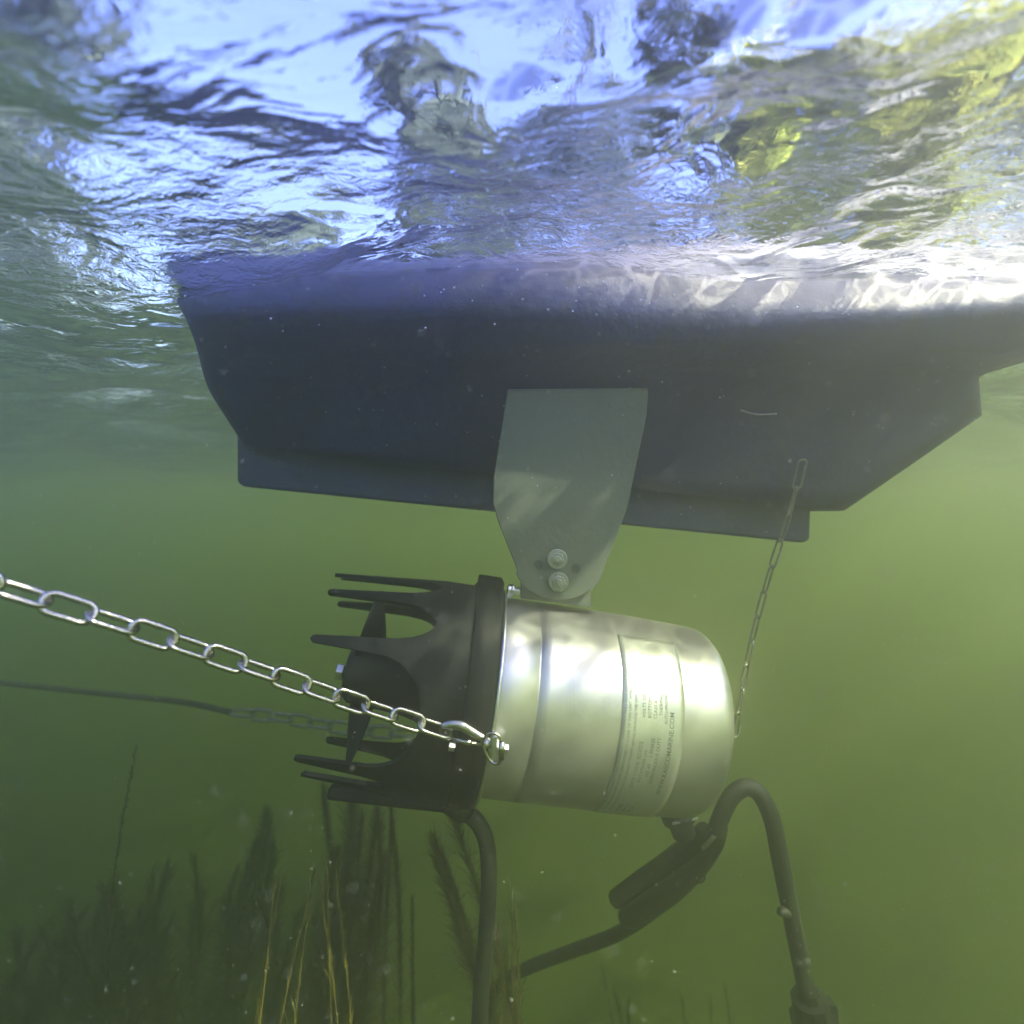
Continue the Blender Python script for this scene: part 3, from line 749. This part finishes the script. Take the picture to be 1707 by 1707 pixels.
L_blue = leafmat('grey_green_leaves', (.03, .05, .04), (.07, .10, .07))
def tree(label, x, y, h, cr, n, m, leaf=.16, low=6):
    random.seed(int(abs(x)*100+h*10))
    root = empty('bank_tree', (x, y, .2)); tag(root, label, 'tree', 'trees on the bank above the water')
    b = Vector((x, y, .1)); mb = MB(); ends = []
    tp = spline([b, b+Vector((.1, 0, h*.35)), b+Vector((-.1, .1, h*.7)), b+Vector((0, 0, h*.95))], 6)
    mb.tube(tp, [h*.014*(1-.85*i/len(tp)) for i in range(len(tp))], 10)
    for k in range(11):
        i = random.randint(low, len(tp)-3); a = random.uniform(0, 2*PI); L = cr*random.uniform(.6, 1.0)
        p = tp[i]; q = p+Vector((math.cos(a)*L, math.sin(a)*L, random.uniform(.1, .5)*L))
        pts = spline([p, p.lerp(q, .5)+Vector((0, 0, .08*L)), q], 4); mb.tube(pts, [h*.011*(1-.75*j/len(pts)) for j in range(len(pts))], 6); ends += pts[3:]
    ends += tp[low+2:]
    mb.build('trunk', M_bark, root)
    v = []; f = []
    cl = [random.choice(ends)+Vector((random.gauss(0, 1), random.gauss(0, 1), random.gauss(0, .8)))*cr*.2 for _ in range(60)]
    for k in range(n):
        c = random.choice(cl); p = c+Vector((random.gauss(0, 1), random.gauss(0, 1), random.gauss(0, .7)))*cr*.13
        u = Vector((random.gauss(0, 1), random.gauss(0, 1), random.gauss(0, 1))).normalized(); w = u.orthogonal().normalized()
        s = leaf*random.uniform(.5, 1.2); nb = len(v)
        v += [p-u*s, p-w*s*.4, p+u*s, p+w*s*.4]; f.append((nb, nb+1, nb+2, nb+3))
    mesh_obj('crown', v, f, m, root, smooth=False)
tree('broad yellow green sunlit tree seen through the rippled surface at upper right', 4.9, 6.9, 5.0, 1.9, 20000, L_yel, .17, 1)
tree('second yellow green tree right of the broad one, cut by the right edge', 7.1, 6.8, 4.6, 1.8, 14000, L_yel, .18, 1)
tree('dark slender tree just left of the yellow green trees', 2.7, 7.6, 6.8, .6, 2600, L_grn, .22, 3)
tree('open crowned grey green tree above the middle of the hull', 1.2, 9.0, 6.2, 2.3, 2400, L_blue, .24, 3)
tree('open crowned grey green tree right of the bright sky gap', -.9, 9.5, 5.8, 1.3, 2200, L_blue, .24, 3)
tree('dark dense tree at the far upper left corner', -6.6, 6.9, 4.8, 1.9, 9000, L_blue, .3, 2)
tree('dark low tree below the bright sky gap', -4.2, 9.0, 2.6, 1.8, 4600, L_blue, .26, 2)

def added_shade_tree():  # unseen tree behind the camera, added to throw shade over the left side
    random.seed(21)
    root = empty('added_shade_tree', (5.6, -7.3, .2)); tag(root, 'added leaning tree, out of view, put in to shade the left of the hull', 'tree')
    mb = MB(); tp = spline([Vector((5.6, -7.3, .1)), Vector((5.8, -7.0, 3)), Vector((5.5, -5.9, 6)), Vector((5.1, -4.3, 8.6))], 6)
    mb.tube(tp, [.2*(1-.75*i/len(tp)) for i in range(len(tp))], 10); c0 = Vector((4.70, -4.15, 9.0))
    for k in range(12):
        a = 2*PI*k/12+.2; q = c0+Vector((math.cos(a)*1.8, math.sin(a)*1.8, random.uniform(-.5, .6)))
        mb.tube(spline([tp[-3], tp[-1].lerp(q, .5)+Vector((0, 0, .3)), q], 4), [.06*(1-.8*j/9) for j in range(9)], 6)
    mb.build('trunk', M_bark, root); v = []; f = []
    cl = []
    while len(cl) < 46:
        p = Vector((random.uniform(-1, 1), random.uniform(-1, 1), random.uniform(-.6, .6)))
        if p.length < 1: cl.append(c0+p*1.85)
    for k in range(3000):
        p = random.choice(cl)+Vector((random.gauss(0, 1), random.gauss(0, 1), random.gauss(0, 1)))*.2
        u = Vector((random.gauss(0, 1), random.gauss(0, 1), random.gauss(0, 1))).normalized(); w = u.orthogonal().normalized()
        q = .17*random.uniform(.6, 1.2); nb = len(v)
        v += [p-u*q, p-w*q*.5, p+u*q, p+w*q*.5]; f.append((nb, nb+1, nb+2, nb+3))
    mesh_obj('crown', v, f, L_grn, root, smooth=False)
added_shade_tree()
